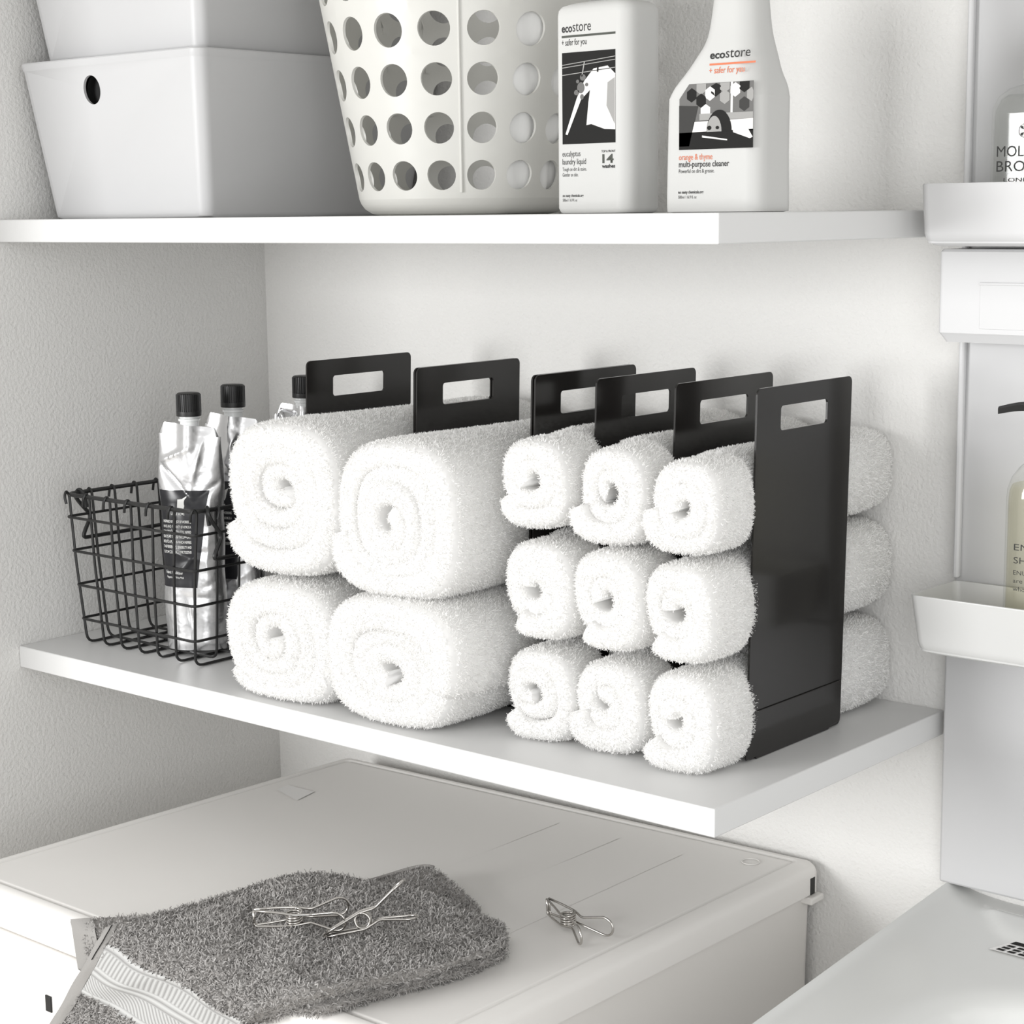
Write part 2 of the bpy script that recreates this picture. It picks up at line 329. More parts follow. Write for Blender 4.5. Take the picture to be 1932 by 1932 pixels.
# wash basin: a rim with a sloping deck and a bowl
sk = thing('wash_basin', 'white wash basin beside the plastic chest, below the vanity cabinet', 'sink', loc=(1.40, -.33, ZF))
def bas(u, v):                                                          # u 0..1 from left edge, v 0..1 from back to front
    a = u * .75; y = -.0005 - v * .64; x = 1.0015 + .078 * -y * (1 - u) + a
    sg = lambda t: 1 / (1 + math.exp(-max(-60, min(60, t))))
    z = -.1725 - .0125 * (1 - math.exp(-a / .022)) + .0016 * math.exp(-(a / .004) ** 2)
    z += .006 * sg((a - .046 - .75 * max(0, -y - .03)) / .003) * sg((y + .085) / .006) * sg((-y - .030) / .003)      # raised tap ledge at the back
    r = (abs((a - .43) / .335) ** 4 + abs((y + .43) / .250) ** 4) ** .25
    z -= sg((1 - r) / .028) * (.022 + .10 * max(0, 1 - r * r) ** .6)
    return (x, y, z)
nu, nv = 130, 110; G = np.array([[bas((i / nu) ** 1.4, j / nv) for j in range(nv + 1)] for i in range(nu + 1)])
b = MB(); b.grid(G[:, ::-1])
low = lambda line: np.stack([line, line * [1, 1, 0] + [0, 0, -.21], (line * [1, 1, 0] + [0, 0, -.24]) * [.985, .985, 1] + [.006, -.004, 0]], 0)
b.grid(low(G[0])[:, ::-1]); b.grid(low(G[:, -1])[:, ::-1]); b.grid(low(G[-1])); b.grid(low(G[:, 0]))
o = b.build('basin_top', 'sink', sk, angle=50); o.location = -Vector(sk.location)
b = MB(); b.box(1.10, 1.72, -.58, -.021, ZF, -.235); o = b.build('basin_cabinet', 'vanity', sk, bevel=.003); o.location = -Vector(sk.location)
b = MB(); o_ = MB()
fs = lambda u, v: (1.1095 + u - .25 * v, -.0905 - v * .8, -.1838)
put_poly(b, [(0, -.004), (.06, -.004), (.06, .04), (0, .04)], lambda u, v: fs(u, v)); st_ = b.build('warning_sticker', 'sticker', sk, angle=180); st_.location = -Vector(sk.location)
fs2 = lambda u, v: (1.1095 + u - .25 * v, -.0905 - v * .8, -.1834)
put_rect(o_, .003, .057, .0, .011, fs2)
for r in range(3):
    for k in range(5): put_rect(o_, .005 + k * .0105, .005 + k * .0105 + .0072, .0155 + r * .008, .0205 + r * .008, fs2)
o = o_.build('warning_print', 'p25', st_, angle=180)

# ------------------------------------------------------------------ plastic chest
ZC = -.185
ch = thing('storage_chest', 'off white plastic storage chest below the lower shelf', 'chest', loc=(.49, -.32, ZF))
FL, FR, BR, BL = np.array((.1455, -.6155)), np.array((.8395, -.6155)), np.array((.8500, -.0035)), np.array((.1720, -.0400))
CW, CD = .69, .58
def cmap(P):
    P = np.asarray(P, float); u = P[..., 0] / CW + .5; v = P[..., 1] / CD + .5
    xy = FL * ((1 - u) * (1 - v))[..., None] + FR * (u * (1 - v))[..., None] + BR * (u * v)[..., None] + BL * ((1 - u) * v)[..., None]
    return np.concatenate([xy, P[..., 2:]], -1)
def cpart(o, par=None): o.location = -Vector(ch.location); return o
b = MB()
ring = lambda ins, z, r=.015: cmap(rrect(CW - 2 * ins, CD - 2 * ins, max(.003, r - ins * .5), 8, z=z))
b.loft([ring(.004, -.2195), ring(.0, -.2185), ring(0, -.198), ring(.0015, -.1925), ring(.005, -.1880), ring(.011, -.1855), ring(.016, -.185), ring(.0185, -.1853), ring(.0195, -.187), ring(.022, -.187), ring(.0235, -.1858), ring(.026, -.1856), ring(.2, -.185)])
lid = cpart(b.build('lid', 'chest', ch, angle=60))
b = MB()
b.loft([ring(.007, -.2205), ring(.007, -.30, .02), ring(.012, ZF, .02)]); cpart(b.build('body', 'chest_side', ch))
b = MB(); b.box(.175, .812, -.6165, -.607, -.425, -.226); cpart(b.build('drawer_front', 'chest', ch, bevel=.006, segs=3))
b = MB(); b.box(.3215, .331, -.6182, -.6165, -.291, -.274); cpart(b.build('drawer_tag', 'cap', ch, bevel=.0006))
b = MB()
b.box(.836, .8555, -.0335, -.008, -.2275, -.2200)
cl = cpart(b.build('lid_clip', 'chest', ch, bevel=.0018))
b = MB(); b.box(.8415, .8502, -.0270, -.0185, -.2185, -.2005); o = b.build('clip_slot_shade', 'p40', cl)  # solid dark block in place of the shade inside the slot
b = MB(); put_poly(b, [(.213, -.2), (.263, -.2145), (.2545, -.178), (.21, -.179)], lambda u, v: (u, v, -.1846)); o = b.build('top_sticker', 'sticker', lid, angle=180)
b = MB()
for x in (.555, .64, .725): b.grid([[(x - .0006 + .003 * k, y, -.18495 + (.00012 if k == .2 else -.0001)) for k in (0, .2, .4)] for y in (-.57, -.3, -.085)])
b.build('lid_ribs', 'chest', lid, angle=180)
b = MB(); a = np.linspace(0, 2 * PI, 29); b.grid([[(.795 + r * math.cos(t_), -.058 + r * math.sin(t_), -.1851 + z) for r, z in ((.0085, 0), (.009, .0006), (.0097, .0006), (.010, 0))] for t_ in a]); b.build('moulding_ring', 'chest', lid, angle=180)

# ------------------------------------------------------------------ white boxes on the upper shelf
def cut(o, cutter):
    m = o.modifiers.new('cut', 'BOOLEAN'); m.object = cutter; m.operation = 'DIFFERENCE'; m.solver = 'EXACT'
    dg = bpy.context.evaluated_depsgraph_get(); me = bpy.data.meshes.new_from_object(o.evaluated_get(dg)); o.modifiers.clear(); o.data = me
    bpy.data.objects.remove(cutter); me.polygons.foreach_set('use_smooth', np.ones(len(me.polygons), bool)); me.set_sharp_from_angle(angle=math.radians(35))
bx = thing('storage_box', 'lower white plastic storage box with dark round finger hole', 'box', 'white stacked boxes', loc=(.1645, -.1925, ZT))
w0, d0, tp, hb = .2665, .317, .0225, .1735
b = MB(); rr = lambda k, th=0: rrect(w0 + 2 * tp * k - 2 * th, d0 + 2 * tp * k - 2 * th, .014 - th * .6, 8, z=k * hb)
rg = lambda k, ex: rrect(w0 + 2 * tp * k + 2 * ex, d0 + 2 * tp * k + 2 * ex, .014, 8, z=k * hb)
b.loft([rg(0, -.003), rg(.012, -.0004), rg(.03, 0), rg(.945, 0), rg(.953, .0008), rg(.992, .0008), rg(1, -.0004), rrect(w0 + 2 * tp - .006, d0 + 2 * tp - .006, .012, 8, z=hb), rrect(w0 - .006, d0 - .006, .012, 8, z=.003)])
body = b.build('box_body', 'box', bx)
c_ = MB(); a = np.arange(40) * 2 * PI / 40
c_.loft([np.stack([-.0275 + .0145 * np.cos(a), np.full(40, y), .139 + .0155 * np.sin(a)], -1) for y in (-.16, -.19)][::-1]); co = c_.build('cutter', 'box'); co.parent = bx
bpy.context.view_layer.update(); cut(body, co)
b = MB(); b.loft([np.stack([-.0275 + .0163 * np.cos(a), np.full(40, y), .139 + .0173 * np.sin(a)], -1) for y in (-.1705, -.1625)], cap0=False); b.build('finger_hole_shade', 'black', bx)  # black cup added behind the hole to imitate the dark interior
b = MB(); b.loft([rrect(w0 + 2 * tp - .0065, d0 + 2 * tp - .0065, .012, 8, z=hb - .004), rrect(w0 + 2 * tp - .0065, d0 + 2 * tp - .0065, .012, 8, z=hb - .0008)]); b.build('box_lid', 'box', bx)
b2 = bx.copy(); COL.objects.link(b2); b2.location.z += hb + .0002; tag(b2, 'upper white plastic storage box stacked on another box', 'box', 'white stacked boxes')
for c in bx.children:
    if c.name.startswith(('box', 'finger')): k = c.copy(); COL.objects.link(k); k.parent = b2

# ------------------------------------------------------------------ round laundry basket with punched holes
bk = thing('laundry_basket', 'round milky white plastic laundry basket full of round holes', 'basket', loc=(.526, -.196, ZT))
NC = 18; th0 = math.atan2(CAM[1] + .196, CAM[0] - .526)
Rz = lambda z: .1095 + (z - .018) * .182
b = MB()
rows = [.0385 + .0447 * i + .0004 * i * i for i in range(6)]; hr = lambda z: .0142 + .013 * (z - .03)
offs = math.radians(-1.6)
def bp_(th, z, R=None): R = Rz(z) if R is None else R; return (R * math.cos(th), R * math.sin(th), z)
NH = 28
for i, zr in enumerate(rows):
    zl = zr - .0223; zh = zr + .0223 + (.0008 * i)
    if i + 1 < len(rows): zh = (zr + rows[i + 1]) / 2
    if i: zl = (zr + rows[i - 1]) / 2
    for c in range(NC):
        tc = th0 + offs + (c + .5) * 2 * PI / NC; dt = PI / NC; R0 = Rz(zr); ra = hr(zr)
        rings = [[], [], [], []]
        for k in range(NH):
            a = 2 * PI * k / NH + PI / NH; ca, sa = math.cos(a), math.sin(a)
            # cell boundary point in the same direction
            s_ = min(dt * R0 / abs(ca) if abs(ca) > 1e-6 else 9, ((zh - zr) if sa > 0 else (zr - zl)) / abs(sa) if abs(sa) > 1e-6 else 9)
            rings[0].append(bp_(tc + s_ * ca / R0, zr + s_ * sa)); rings[1].append(bp_(tc + ra * 1.12 * ca / R0, zr + ra * 1.12 * sa))
            rings[2].append(np.array(bp_(tc + ra * ca / R0, zr + ra * sa)) * (1, 1, 1)); 
            q = bp_(tc + ra * .985 * ca / R0, zr + ra * .985 * sa, Rz(zr + ra * sa) - .0028); rings[3].append(q)
        b.grid(np.array(rings).transpose(1, 0, 2), closed_u=True)
        # inner skin of the cell
        inn = [[tuple(np.array(p) * (1 - .0028 / math.hypot(p[0], p[1]), 1 - .0028 / math.hypot(p[0], p[1]), 1)) for p in rings[0]], rings[3]]
        b.grid(np.array(inn).transpose(1, 0, 2)[::-1], closed_u=True)
        # fill the corners of the cell
        cz = [(tc + sx * dt, z) for z, sx in ((zh, 1), (zh, -1), (zl, -1), (zl, 1))]
        for q, (tq, zq) in enumerate(cz):
            qa = math.atan2(zq - zr, (tq - tc) * R0) % (2 * PI)
            k0 = int((qa - PI / NH) // (2 * PI / NH)) % NH; o = b.verts([rings[0][k0], bp_(tq, zq), rings[0][(k0 + 1) % NH]]); b.face((o + 2, o + 1, o))
zl0 = rows[0] - .0223; top = rows[-1] + .0223 + .0048
b.lathe([(.086, .0), (.096, .0018), (.1035, .0065), (.1072, .0115), (Rz(zl0), zl0)], n=72, cap1=False)
b.lathe([(Rz(top - .002), top - .002), (Rz(top) + .006, top), (Rz(top) + .006, top + .012), (Rz(top) - .003, top + .012), (Rz(top) - .003, top - .002)], n=72, cap0=False, cap1=False)
b.build('basket_body', 'basket', bk, angle=50, merge=.00002)
b = MB(); tr_ = th0 + offs
b.tube([bp_(tr_, z, Rz(z) + .0004) for z in (.022, .1, .2, .28)], .0016, 8); b.build('seam_rib', 'basket', bk)
R_ = []; tt = th0 + np.radians(np.linspace(21, 92, 40))
for z in np.linspace(.006, .22, 26):
    ro = Rz(z) - .0065 + .0015 * np.sin(tt * 31 + z * 50); ri = ro - .022 - .004 * np.sin(tt * 17 - z * 30); q = np.concatenate([np.stack([ro * np.cos(tt), ro * np.sin(tt)], -1), np.stack([ri * np.cos(tt), ri * np.sin(tt)], -1)[::-1]])
    R_.append(np.concatenate([q, np.full((len(q), 1), z)], 1))
b = MB(); b.loft(R_); cl = b.build('laundry_cloth', 'cloth', angle=180); cl.location = (.526, -.196, ZT)
tag(cl, 'white cloth seen through the right hand holes of the laundry basket', 'cloth')

# ------------------------------------------------------------------ two cleaning bottles
t = thing('detergent_bottle', 'white laundry liquid bottle with black lettering beside the basket', 'bottle', 'cleaning bottles on the upper shelf', loc=(.7575 + .0405, -.33 + .0265, ZT))
w, d = .081, .053
def wrap(u, r): return r - math.sqrt(max(0, r * r - max(0, r - u) ** 2))
b = MB(); b.loft([rrect(w * k, d * k2, r * 1.5 if z < .183 else r, 8, z=z, fl=r * .42 if z < .1845 else None) for k, k2, r, z in ((.9, .86, .009, 0), (.965, .95, .0095, .0012), (1, 1, .0095, .005), (1, 1, .0095, .174), (.985, .98, .0095, .1785), (.93, .91, .0095, .182), (.80, .76, .0095, .1845), (.46, .55, .0105, .186), (.40, .54, .011, .187))]); b.build('bottle_body', 'bottle', t, angle=60)
b = MB(); b.lathe([(.0155, .187), (.0155, .19), (.0185, .191), (.0185, .214), (.016, .216)], n=36); b.build('bottle_cap', 'bottle', t)
f = lambda u, v: (-.0388 + u, -.0267 + wrap(u + .0017, .004), v - .4953)
f2 = lambda u, v: (-.0388 + u, -.0269 + wrap(u + .0017, .004), v - .4953)
ink = MB()
put_text(ink, 'eco', .0048, .6548, .0118, .0073, f, .028); put_text(ink, 'store', .0172, .6548, .0205, .0095, f)
put_text(ink, '+ safer for you', .0048, .6432, .028, .0058, f, .004)
ink.build('brand_lettering', 'ink', t, angle=180); ink = MB()
put_text(ink, 'eucalyptus', .0048, .5462, .0205, .0052, f); put_text(ink, 'laundry liquid', .0048, .5392, .0268, .0052, f, .006)
put_text(ink, 'Tough on dirt & stains.', .0048, .5333, .0275, .0034, f); put_text(ink, 'Gentler on skin.', .0048, .5284, .018, .0034, f)
ink.build('product_lettering', 'ink', t, angle=180); ink = MB()
put_text(ink, 'no nasty chemicals.org', .0048, .5103, .0238, .0026, f, .02); put_text(ink, '500ml / 16.9 fl. oz', .0048, .5063, .0165, .0026, f)
ink.build('footer_lettering', 'ink', t, angle=180); ink = MB()
put_text(ink, 'TOP & FRONT', .0490, .5487, .0155, .002, f, .02); put_text(ink, 'washes', .0495, .5353, .0147, .0032, f, .035)
ink.build('washes_lettering', 'ink', t, angle=180)
b = MB(); put_rect(b, .0048, .0648, .6500, .6519, f); b.build('green_rule', 'green_ink', t, angle=180)
b = MB(); put_text(b, '14', .0500, .5396, .0125, .0077, f, .03); b.build('number_lettering', 'green_ink', t, angle=180)
b = MB(); X = lambda a: .005 + a * .0597; Z = lambda a: .6370 - a * .0800
pp = lambda pts, m: put_poly(b, [(X(x), Z(y)) for x, y in pts], f2, m)
put_rect(b, X(0), X(1), Z(1), Z(0), f, 0)
ph = b
for x0, y0, x1, y1 in ((0, .13, 1, .07), (0, .16, 1, .105), (0, .24, 1, .19)): pp([(x0, y0), (x1, y1), (x1, y1 + .008), (x0, y0 + .008)], 3)
pp([(.60, .19), (.86, .17), (1, .26), (1, .86), (.80, .85), (.55, .79), (.46, .80), (.50, .55), (.53, .42), (.36, .52), (.10, .90), (.06, .89), (.28, .50), (.42, .32)], 2)
f2b = lambda u, v: (-.0388 + u, -.0271 + wrap(u + .0017, .004), v - .4953)
for cx, cy, rx, ry, m in ((.40, .28, .055, .035, 1), (.36, .39, .07, .06, 1), (.28, .44, .05, .03, 1), (.38, .49, .035, .03, 1), (.30, .32, .03, .02, 1), (.47, .36, .03, .02, 1)): put_disc(b, X(cx), Z(cy), rx * .0597, ry * .08, f2b, m)
put_poly(b, [(X(.67), Z(.14)), (X(.70), Z(.14)), (X(.69), Z(.23)), (X(.66), Z(.23))], f2b, 0); put_poly(b, [(X(.42), Z(.11)), (X(.44), Z(.11)), (X(.39), Z(.27)), (X(.37), Z(.27))], f2b, 3)
put_poly(b, [(X(.86), Z(.35)), (X(.99), Z(.30)), (X(.99), Z(.8)), (X(.84), Z(.6))], f2b, 4)
b.build('label_photo', ['p25', 'p55', 'p90', 'p70', 'p70'], t, angle=180)
# spray bottle
t = thing('spray_bottle', 'white spray bottle with orange lettering right of the laundry liquid', 'bottle', 'cleaning bottles on the upper shelf', loc=(.8770 + .048, -.33 + .029, ZT))
w, d = .096, .058
secs = [(.92, .86, .0105, 0, 0), (.975, .95, .011, .0012, 0), (1, 1, .0115, .005, 0), (.985, 1, .0115, .05, 0), (.975, 1, .0115, .092, .0008), (.965, 1, .0115, .097, .001), (.90, .99, .013, .106, .003), (.77, .96, .017, .118, .0065), (.64, .92, .0165, .130, .0095), (.55, .86, .016, .140, .0115), (.50, .80, .0155, .150, .0120), (.47, .74, .015, .165, .0120), (.44, .68, .0145, .185, .0120), (.40, .60, .0140, .2, .0120), (.34, .55, .0138, .206, .0120)]
sp = spline([s[:5] for s in secs], 3)
b = MB(); b.loft([rrect(w * s[0], d * s[1], min(s[2] * 1.3, d * s[1] / 2 - .0003, w * s[0] / 2 - .0003), 8, (s[4], 0), s[3], fl=min(s[2] * (.45 + 5 * max(0, min(.11, s[3] - .095))), d * s[1] / 2 - .0003)) for s in sp]); b.build('bottle_body', 'bottle', t, angle=60)
b = MB(); b.lathe([(.0175, .206), (.0175, .225), (.012, .228)], (.012, 0, 0), 32); b.box(-.035, .032, -.012, .012, .228, .25); b.box(-.03, -.024, -.008, .008, .195, .228); b.build('trigger_head', 'bottle', t, bevel=.003)
def f(u, v, off=.0003):
    u += .0042; z = v - .4953; i = np.clip(np.interp(z, [s[3] for s in sp], range(len(sp))), 0, len(sp) - 1); k2 = np.interp(i, range(len(sp)), [s[1] for s in sp])
    k1 = np.interp(i, range(len(sp)), [s[0] for s in sp]); cx_ = np.interp(i, range(len(sp)), [s[4] for s in sp]); ul = -.048 + u - (cx_ - w * k1 / 2)
    return (-.048 + u, -d * k2 / 2 - off + wrap(max(0, ul), .0052), z)
f2 = lambda u, v: f(u, v, .0005)
f3 = lambda u, v: f(u, v, .0007)
b = MB(); put_text(b, 'eco', .0408, .6228, .0152, .0066, f, .028); put_text(b, 'store', .0566, .6228, .0245, .0086, f); b.build('brand_lettering', 'ink', t, angle=180); b = MB()
put_text(b, 'multi-purpose cleaner', .0108, .5338, .0515, .0052, f, .012); put_text(b, 'Powerful on dirt & grease.', .0108, .5288, .0365, .0034, f); b.build('product_lettering', 'ink', t, angle=180); b = MB()
put_text(b, 'no nasty chemicals.org', .0102, .5115, .0262, .0026, f, .02); put_text(b, '500ml / 16.9 fl. oz', .0102, .5073, .019, .0026, f)
b.build('footer_lettering', 'ink', t, angle=180)
b = MB(); put_rect(b, .0408, .0868, .6172, .6188, f); put_text(b, '+ safer for you', .0408, .6105, .0355, .0055, f, .006); b.build('orange_brand_line', 'orange', t, angle=180); b = MB(); put_text(b, 'orange & thyme', .0108, .5398, .0345, .0052, f, .004); b.build('orange_lettering', 'orange', t, angle=180)
b = MB(); X = lambda a: .0112 + a * .0748; Z = lambda a: .6028 - a * .0545
pp = lambda pts, m, g=f2: put_poly(b, [(X(x), Z(y)) for x, y in pts], g, m)
put_rect(b, X(0), X(1), Z(1), Z(.22), f, 2); put_poly(b, [(X(0), Z(.22)), (X(1), Z(.22)), (X(1), Z(0)), (X(.13), Z(.0))], f, 2)
for cx, cy, m in ((.17, .17, 0), (.30, .06, 3), (.30, .26, 0), (.42, .16, 4), (.50, .10, 0), (.62, .22, 3), (.62, .05, 3), (.76, .12, 4), (.88, .06, 0), (.88, .34, 1), (.98, .2, 3), (.08, .34, 4), (.36, .42, 4)):
    pp([(max(0.02, min(1, cx + .075 * math.cos(a_))), max(.005, cy + .11 * math.sin(a_))) for a_ in np.arange(6) * PI / 3 + PI / 6] if cx > .12 else [(cx + .05, cy), (cx, cy + .1), (cx - .05, cy)], m)
pp([(.28, .46), (1, .46), (1, .56), (.28, .56)], 3, f3)
pp([(0, .32), (.26, .34), (.14, .95), (0, .95)], 1, f3); pp([(.20, .58), (1, .56), (1, .74), (.18, .74)], 4, f3)
pp([(0, .74), (1, .72), (1, 1), (0, 1)], 0, f3); pp([(.70, 0), (.73, 0), (.73, .46), (.70, .46)], 4, f3)
f4 = lambda u, v: f(u, v, .0009)
pp([(.38 + .17 * (1 + math.cos(a_)), .74 - .33 * math.sin(a_)) for a_ in np.linspace(0, PI, 16)], 0, f4)
f5 = lambda u, v: f(u, v, .0011)
pp([(.385 + .10 * (1 + math.cos(a_)), .74 - .24 * math.sin(a_)) for a_ in np.linspace(0, PI, 14)], 3, f5); put_disc(b, X(.42), Z(.68), .0022, .0018, lambda u, v: f(u, v, .0013), 0); put_disc(b, X(.53), Z(.68), .0018, .0014, lambda u, v: f(u, v, .0013), 0)
pp([(.32, .79), (.66, .86), (.66, .88), (.32, .82)], 4, f4); pp([(.72, .62), (.92, .68), (1, .84), (.96, .86), (.74, .76)], 4, f4)
b.build('label_photo', ['p25', 'p40', 'p55', 'p70', 'p90'], t, angle=180)

# ------------------------------------------------------------------ black wire basket
wb = thing('wire_basket', 'black wire basket with two handles at the left end of the shelf', 'basket', loc=(.155, -.2, 0))
def wp(fx, fy, z):                                                     # fractions across and back, height
    k = z / .18; x0, x1 = .056 - .014 * k, .250 + .020 * k; y0, y1 = -.349 - .010 * k, -.070 + .010 * k
    return np.array((x0 + (x1 - x0) * fx - .155, y0 + (y1 - y0) * fy + .2, z))
ZR = .1785
b = MB(); q = [wp(0, 0, ZR), wp(1, 0, ZR), wp(1, 1, ZR), wp(0, 1, ZR)]; mid = (q[0] + q[1]) / 2
b.tube(np.array(fillet([mid] + q[1:] + [q[0], mid], .012))[:-1], .0025, 8, closed=True); b.build('rim', 'wire', wb)
rw = .00165
def hook(p, along, out):                                               # end of a wire curled round the rim
    return [p + out * .0035 - along * .0035 + np.array((0, 0, -.011)), p + out * .0042 - along * .0015 + np.array((0, 0, -.002)), p + out * .001 - along * .0005 + np.array((0, 0, .0042)), p - out * .0035 + np.array((0, 0, -.001))]
for i in range(7):
    fx = i / 6; a_, z_ = np.array((1., 0, 0)), np.array((0, -1., 0))
    mid_ = [wp(fx, 0, .1), wp(fx, .0, .0019), wp(fx, 1, .0019), wp(fx, 1, .1)]
    a_ = a_ * (-1 if i == 0 else 1); pts = hook(wp(fx, 0, ZR), a_, z_) + mid_ + hook(wp(fx, 1, ZR), a_, -z_)[::-1]
    b = MB(); b.tube(fillet(pts, .011, 4), rw, 7); b.build('upright_wire', 'wire', wb)
for i in range(1, 9):
    fy = i / 9; a_, z_ = np.array((0, 1., 0)), np.array((1., 0, 0))
    pts = hook(wp(1, fy, ZR), a_, z_) + [wp(1, fy, .1), wp(1, fy, .0052), wp(0, fy, .0052), wp(0, fy, .1)] + hook(wp(0, fy, ZR), a_, -z_)[::-1]
    b = MB(); b.tube(fillet(pts, .011, 4), rw, 7); b.build('cross_wire', 'wire', wb)
for z in (.152, .112, .0715, .031):
    q = [wp(0, 0, z), wp(1, 0, z), wp(1, 1, z), wp(0, 1, z)]; e = .0028
    q = [p + np.array((sx * e, sy * e, 0)) for p, (sx, sy) in zip(q, ((-1, -1), (1, -1), (1, 1), (-1, 1)))]; mid = (q[0] + q[1]) / 2
    b = MB(); b.tube(np.array(fillet([mid] + q[1:] + [q[0], mid], .008))[:-1], rw, 7, closed=True); b.build('ring_wire', 'wire', wb)
for s in (1, -1):
    fx = 1 if s > 0 else 0; ya, yb_ = .06, .62; E = lambda fy, dx, dy, dz: wp(fx, fy, ZR) + np.array((s * dx, dy, dz))
    end = lambda fy, k: [E(fy, -.004 if s > 0 else -.005, k * .006, -.018), E(fy, -.0045, k * .004, -.004), E(fy, 0, 0, .0052), E(fy, .0055, -k * .003, -.004), E(fy, .0045, k * .004, -.014), E(fy, .003, k * .018, -.030), E(fy, .003, k * .010, -.043), E(fy, .003, k * .004, -.055)]
    P = end(ya, 1) + end(yb_, -1)[::-1]
    b = MB(); b.tube(fillet(P, .009, 5), .0024, 8); b.build('handle', 'wire', wb)

# ------------------------------------------------------------------ refill pouches
def pouch(label, loc, rz, H, seed, lean=0, labeled=True, wtop=.036, capoff=0.0):
    t = thing('refill_pouch', label, 'pouch', 'silver refill pouches', loc=loc, rz=rz); t.rotation_euler = (lean, 0, rz)
    rg_ = np.random.default_rng(seed)
    ridges = [(rg_.uniform(-.03, .03), rg_.uniform(.02, H), rg_.uniform(0, PI), rg_.uniform(.002, .005), rg_.uniform(.010, .03), rg_.normal(0, 1)) for _ in range(26)]
    def wr(x, z):
        s_ = 0
        for cx, cz, an, sw, ln, am in ridges:
            dx, dz = x - cx, z - cz; a_, c_ = math.cos(an), math.sin(an); p_, q_ = dx * a_ + dz * c_, -dx * c_ + dz * a_
            up = .35 + .65 * min(1, max(0, (cz - .09) / .05)); s_ += am * up * (math.exp(-abs(q_) / sw - (p_ / ln) ** 2))
        return s_ * .0030
    def Fp(u, v, side=-1):
        z = v * H; k = v
        hw = np.interp(k, [0, .03, .12, .5, .72, .86, .96, 1], [.0345, .0355, .0360, .0362, .0380, .0375, wtop, wtop - .003]) + .0008 * math.sin(k * 23 + seed)
        dp = np.interp(k, [0, .03, .3, .6, .8, .93, 1], [.019, .0205, .0205, .0180, .0135, .0065, .0012])
        x = hw * u; e = max(0, 1 - abs(u) ** 2.4) ** .62; y = side * (dp * e + .0006)
        y += side * wr(x, z) * min(1, (1 - abs(u)) * 6) * (1 if k < .97 else .3)
        sp_ = math.exp(-((x - capoff) / .010) ** 2) * np.interp(k, [.74, .9, 1], [0, .8, 1]) * .0105; y += side * sp_
        zz = z - (.010 * max(0, abs(u) - .86) / .14 * (1 if k > .96 else 0)) + (.004 * u if k > .9 else 0) * (k - .9) * 10 * (-1)
        return (x, y, zz)
    b = MB(); us = np.linspace(-1, 1, 49); vs = np.linspace(0, 1, 110)
    Gf = np.array([[Fp(u, v) for v in vs] for u in us]); Gb = np.array([[Fp(u, v, 1) for v in vs] for u in us])
    b.grid(Gf); b.grid(Gb[:, ::-1]); b.grid(np.stack([Gf[:, 0], Gb[:, 0]])[:, ::1]); b.grid(np.stack([Gf[:, -1], Gb[:, -1]])[::-1]); b.grid(np.stack([Gf[0], Gb[0]])[::-1]); b.grid(np.stack([Gf[-1], Gb[-1]]))
    b.build('pouch_body', 'foil', t, angle=70)
    b = MB(); b.lathe([(.0105, H - .012), (.0105, H + .004), (.0122, H + .0045), (.0122, H + .007), (.0108, H + .0075), (.0108, H + .012)], (capoff, 0, 0), 32); b.build('spout', 'spout', t)
    n = 220; a_ = np.arange(n) * 2 * PI / n; b = MB(); rings = []
    for r, z, g in ((.0137, .010, 0), (.0142, .0105, 0), (.0142, .0155, 0), (.0136, .016, 1), (.0135, .034, 1), (.0131, .0352, 0), (.0115, .0362, 0)):
        rr_ = r + g * .0005 * np.sign(np.sin(a_ * 36 + .1)); rings.append(np.stack([capoff + rr_ * np.cos(a_), rr_ * np.sin(a_), np.full(n, H + z)], -1))
    b.loft(rings); b.build('screw_cap', 'cap', t, angle=50)
    if labeled:
        def on(off):
            def g(u, v):                                              # metres across, fraction up
                hw = .0362; e = 1e-3; p = np.array(Fp(u / hw, v)); n_ = np.cross(np.array(Fp(u / hw + e, v)) - p, np.array(Fp(u / hw, v + e)) - p); n_ /= np.linalg.norm(n_)
                return tuple(p + n_ * off * (1 if n_[1] < 0 else -1))
            return g
        b = MB(); g = on(.0006); b.grid([[g(-.0335 + q * (.042 + .014 * (v - .28) / .43), v) for v in np.linspace(.285, .715, 60)] for q in np.linspace(0, 1, 24)]); lb = b.build('pouch_label', 'foil_label', t, angle=180)
        b = MB(); g = on(.0011)
        def line(s, v, w_, h_, x=-.030, bold=.01):
            V, F = text_raw(s, bold); x0, x1 = V[:, 0].min(), V[:, 0].max(); o = b.verts([g(x + (p - x0) * w_ / (x1 - x0), v + q / .73 * h_ / H) for p, q in V])
            for q in F: b.face([o + i for i in q])
        o = b.verts([g(u, v) for u, v in ((-.0125, .635), (-.0050, .632), (-.0015, .690), (-.0065, .678), (-.0115, .676))]); b.face(range(o, o + 5)); b.build('label_icon', 'white_ink', lb, angle=180); b = MB()
        line('LITTLE HOME', .607, .016, .0028, -.020)
        for i, s in enumerate(('INSPIRED BY THE JOY OF WORKING', 'HAVE AND COMMUNITY OF HOME IS A', 'CURATION OF BEAUTIFUL STYLE, INSPIRED', 'ROOTS AND THROUGH THE COMMUNITY', 'ROUTE, A PLACE IN WHICH INSPIRES', 'THE PERSPECTIVE, SENSIBILITY AND', 'CUSTOM CONSIDERATE COME TOGETHER')): line(s, .572 - i * .0225, .0335, .0032)
        b.build('label_print', 'white_ink', lb, angle=180); b = MB()
        line('Fabric Conditioner', .345, .0215, .0036, -.029); line('Peppermint & White Musk', .325, .0215, .0027, -.028, .006)
        b.build('product_print', 'white_ink', lb, angle=180)
    return t
pouch('front silver pouch with dark label and black cap in the wire basket', (.1965, -.300, .0075), math.radians(33), .257, 3)
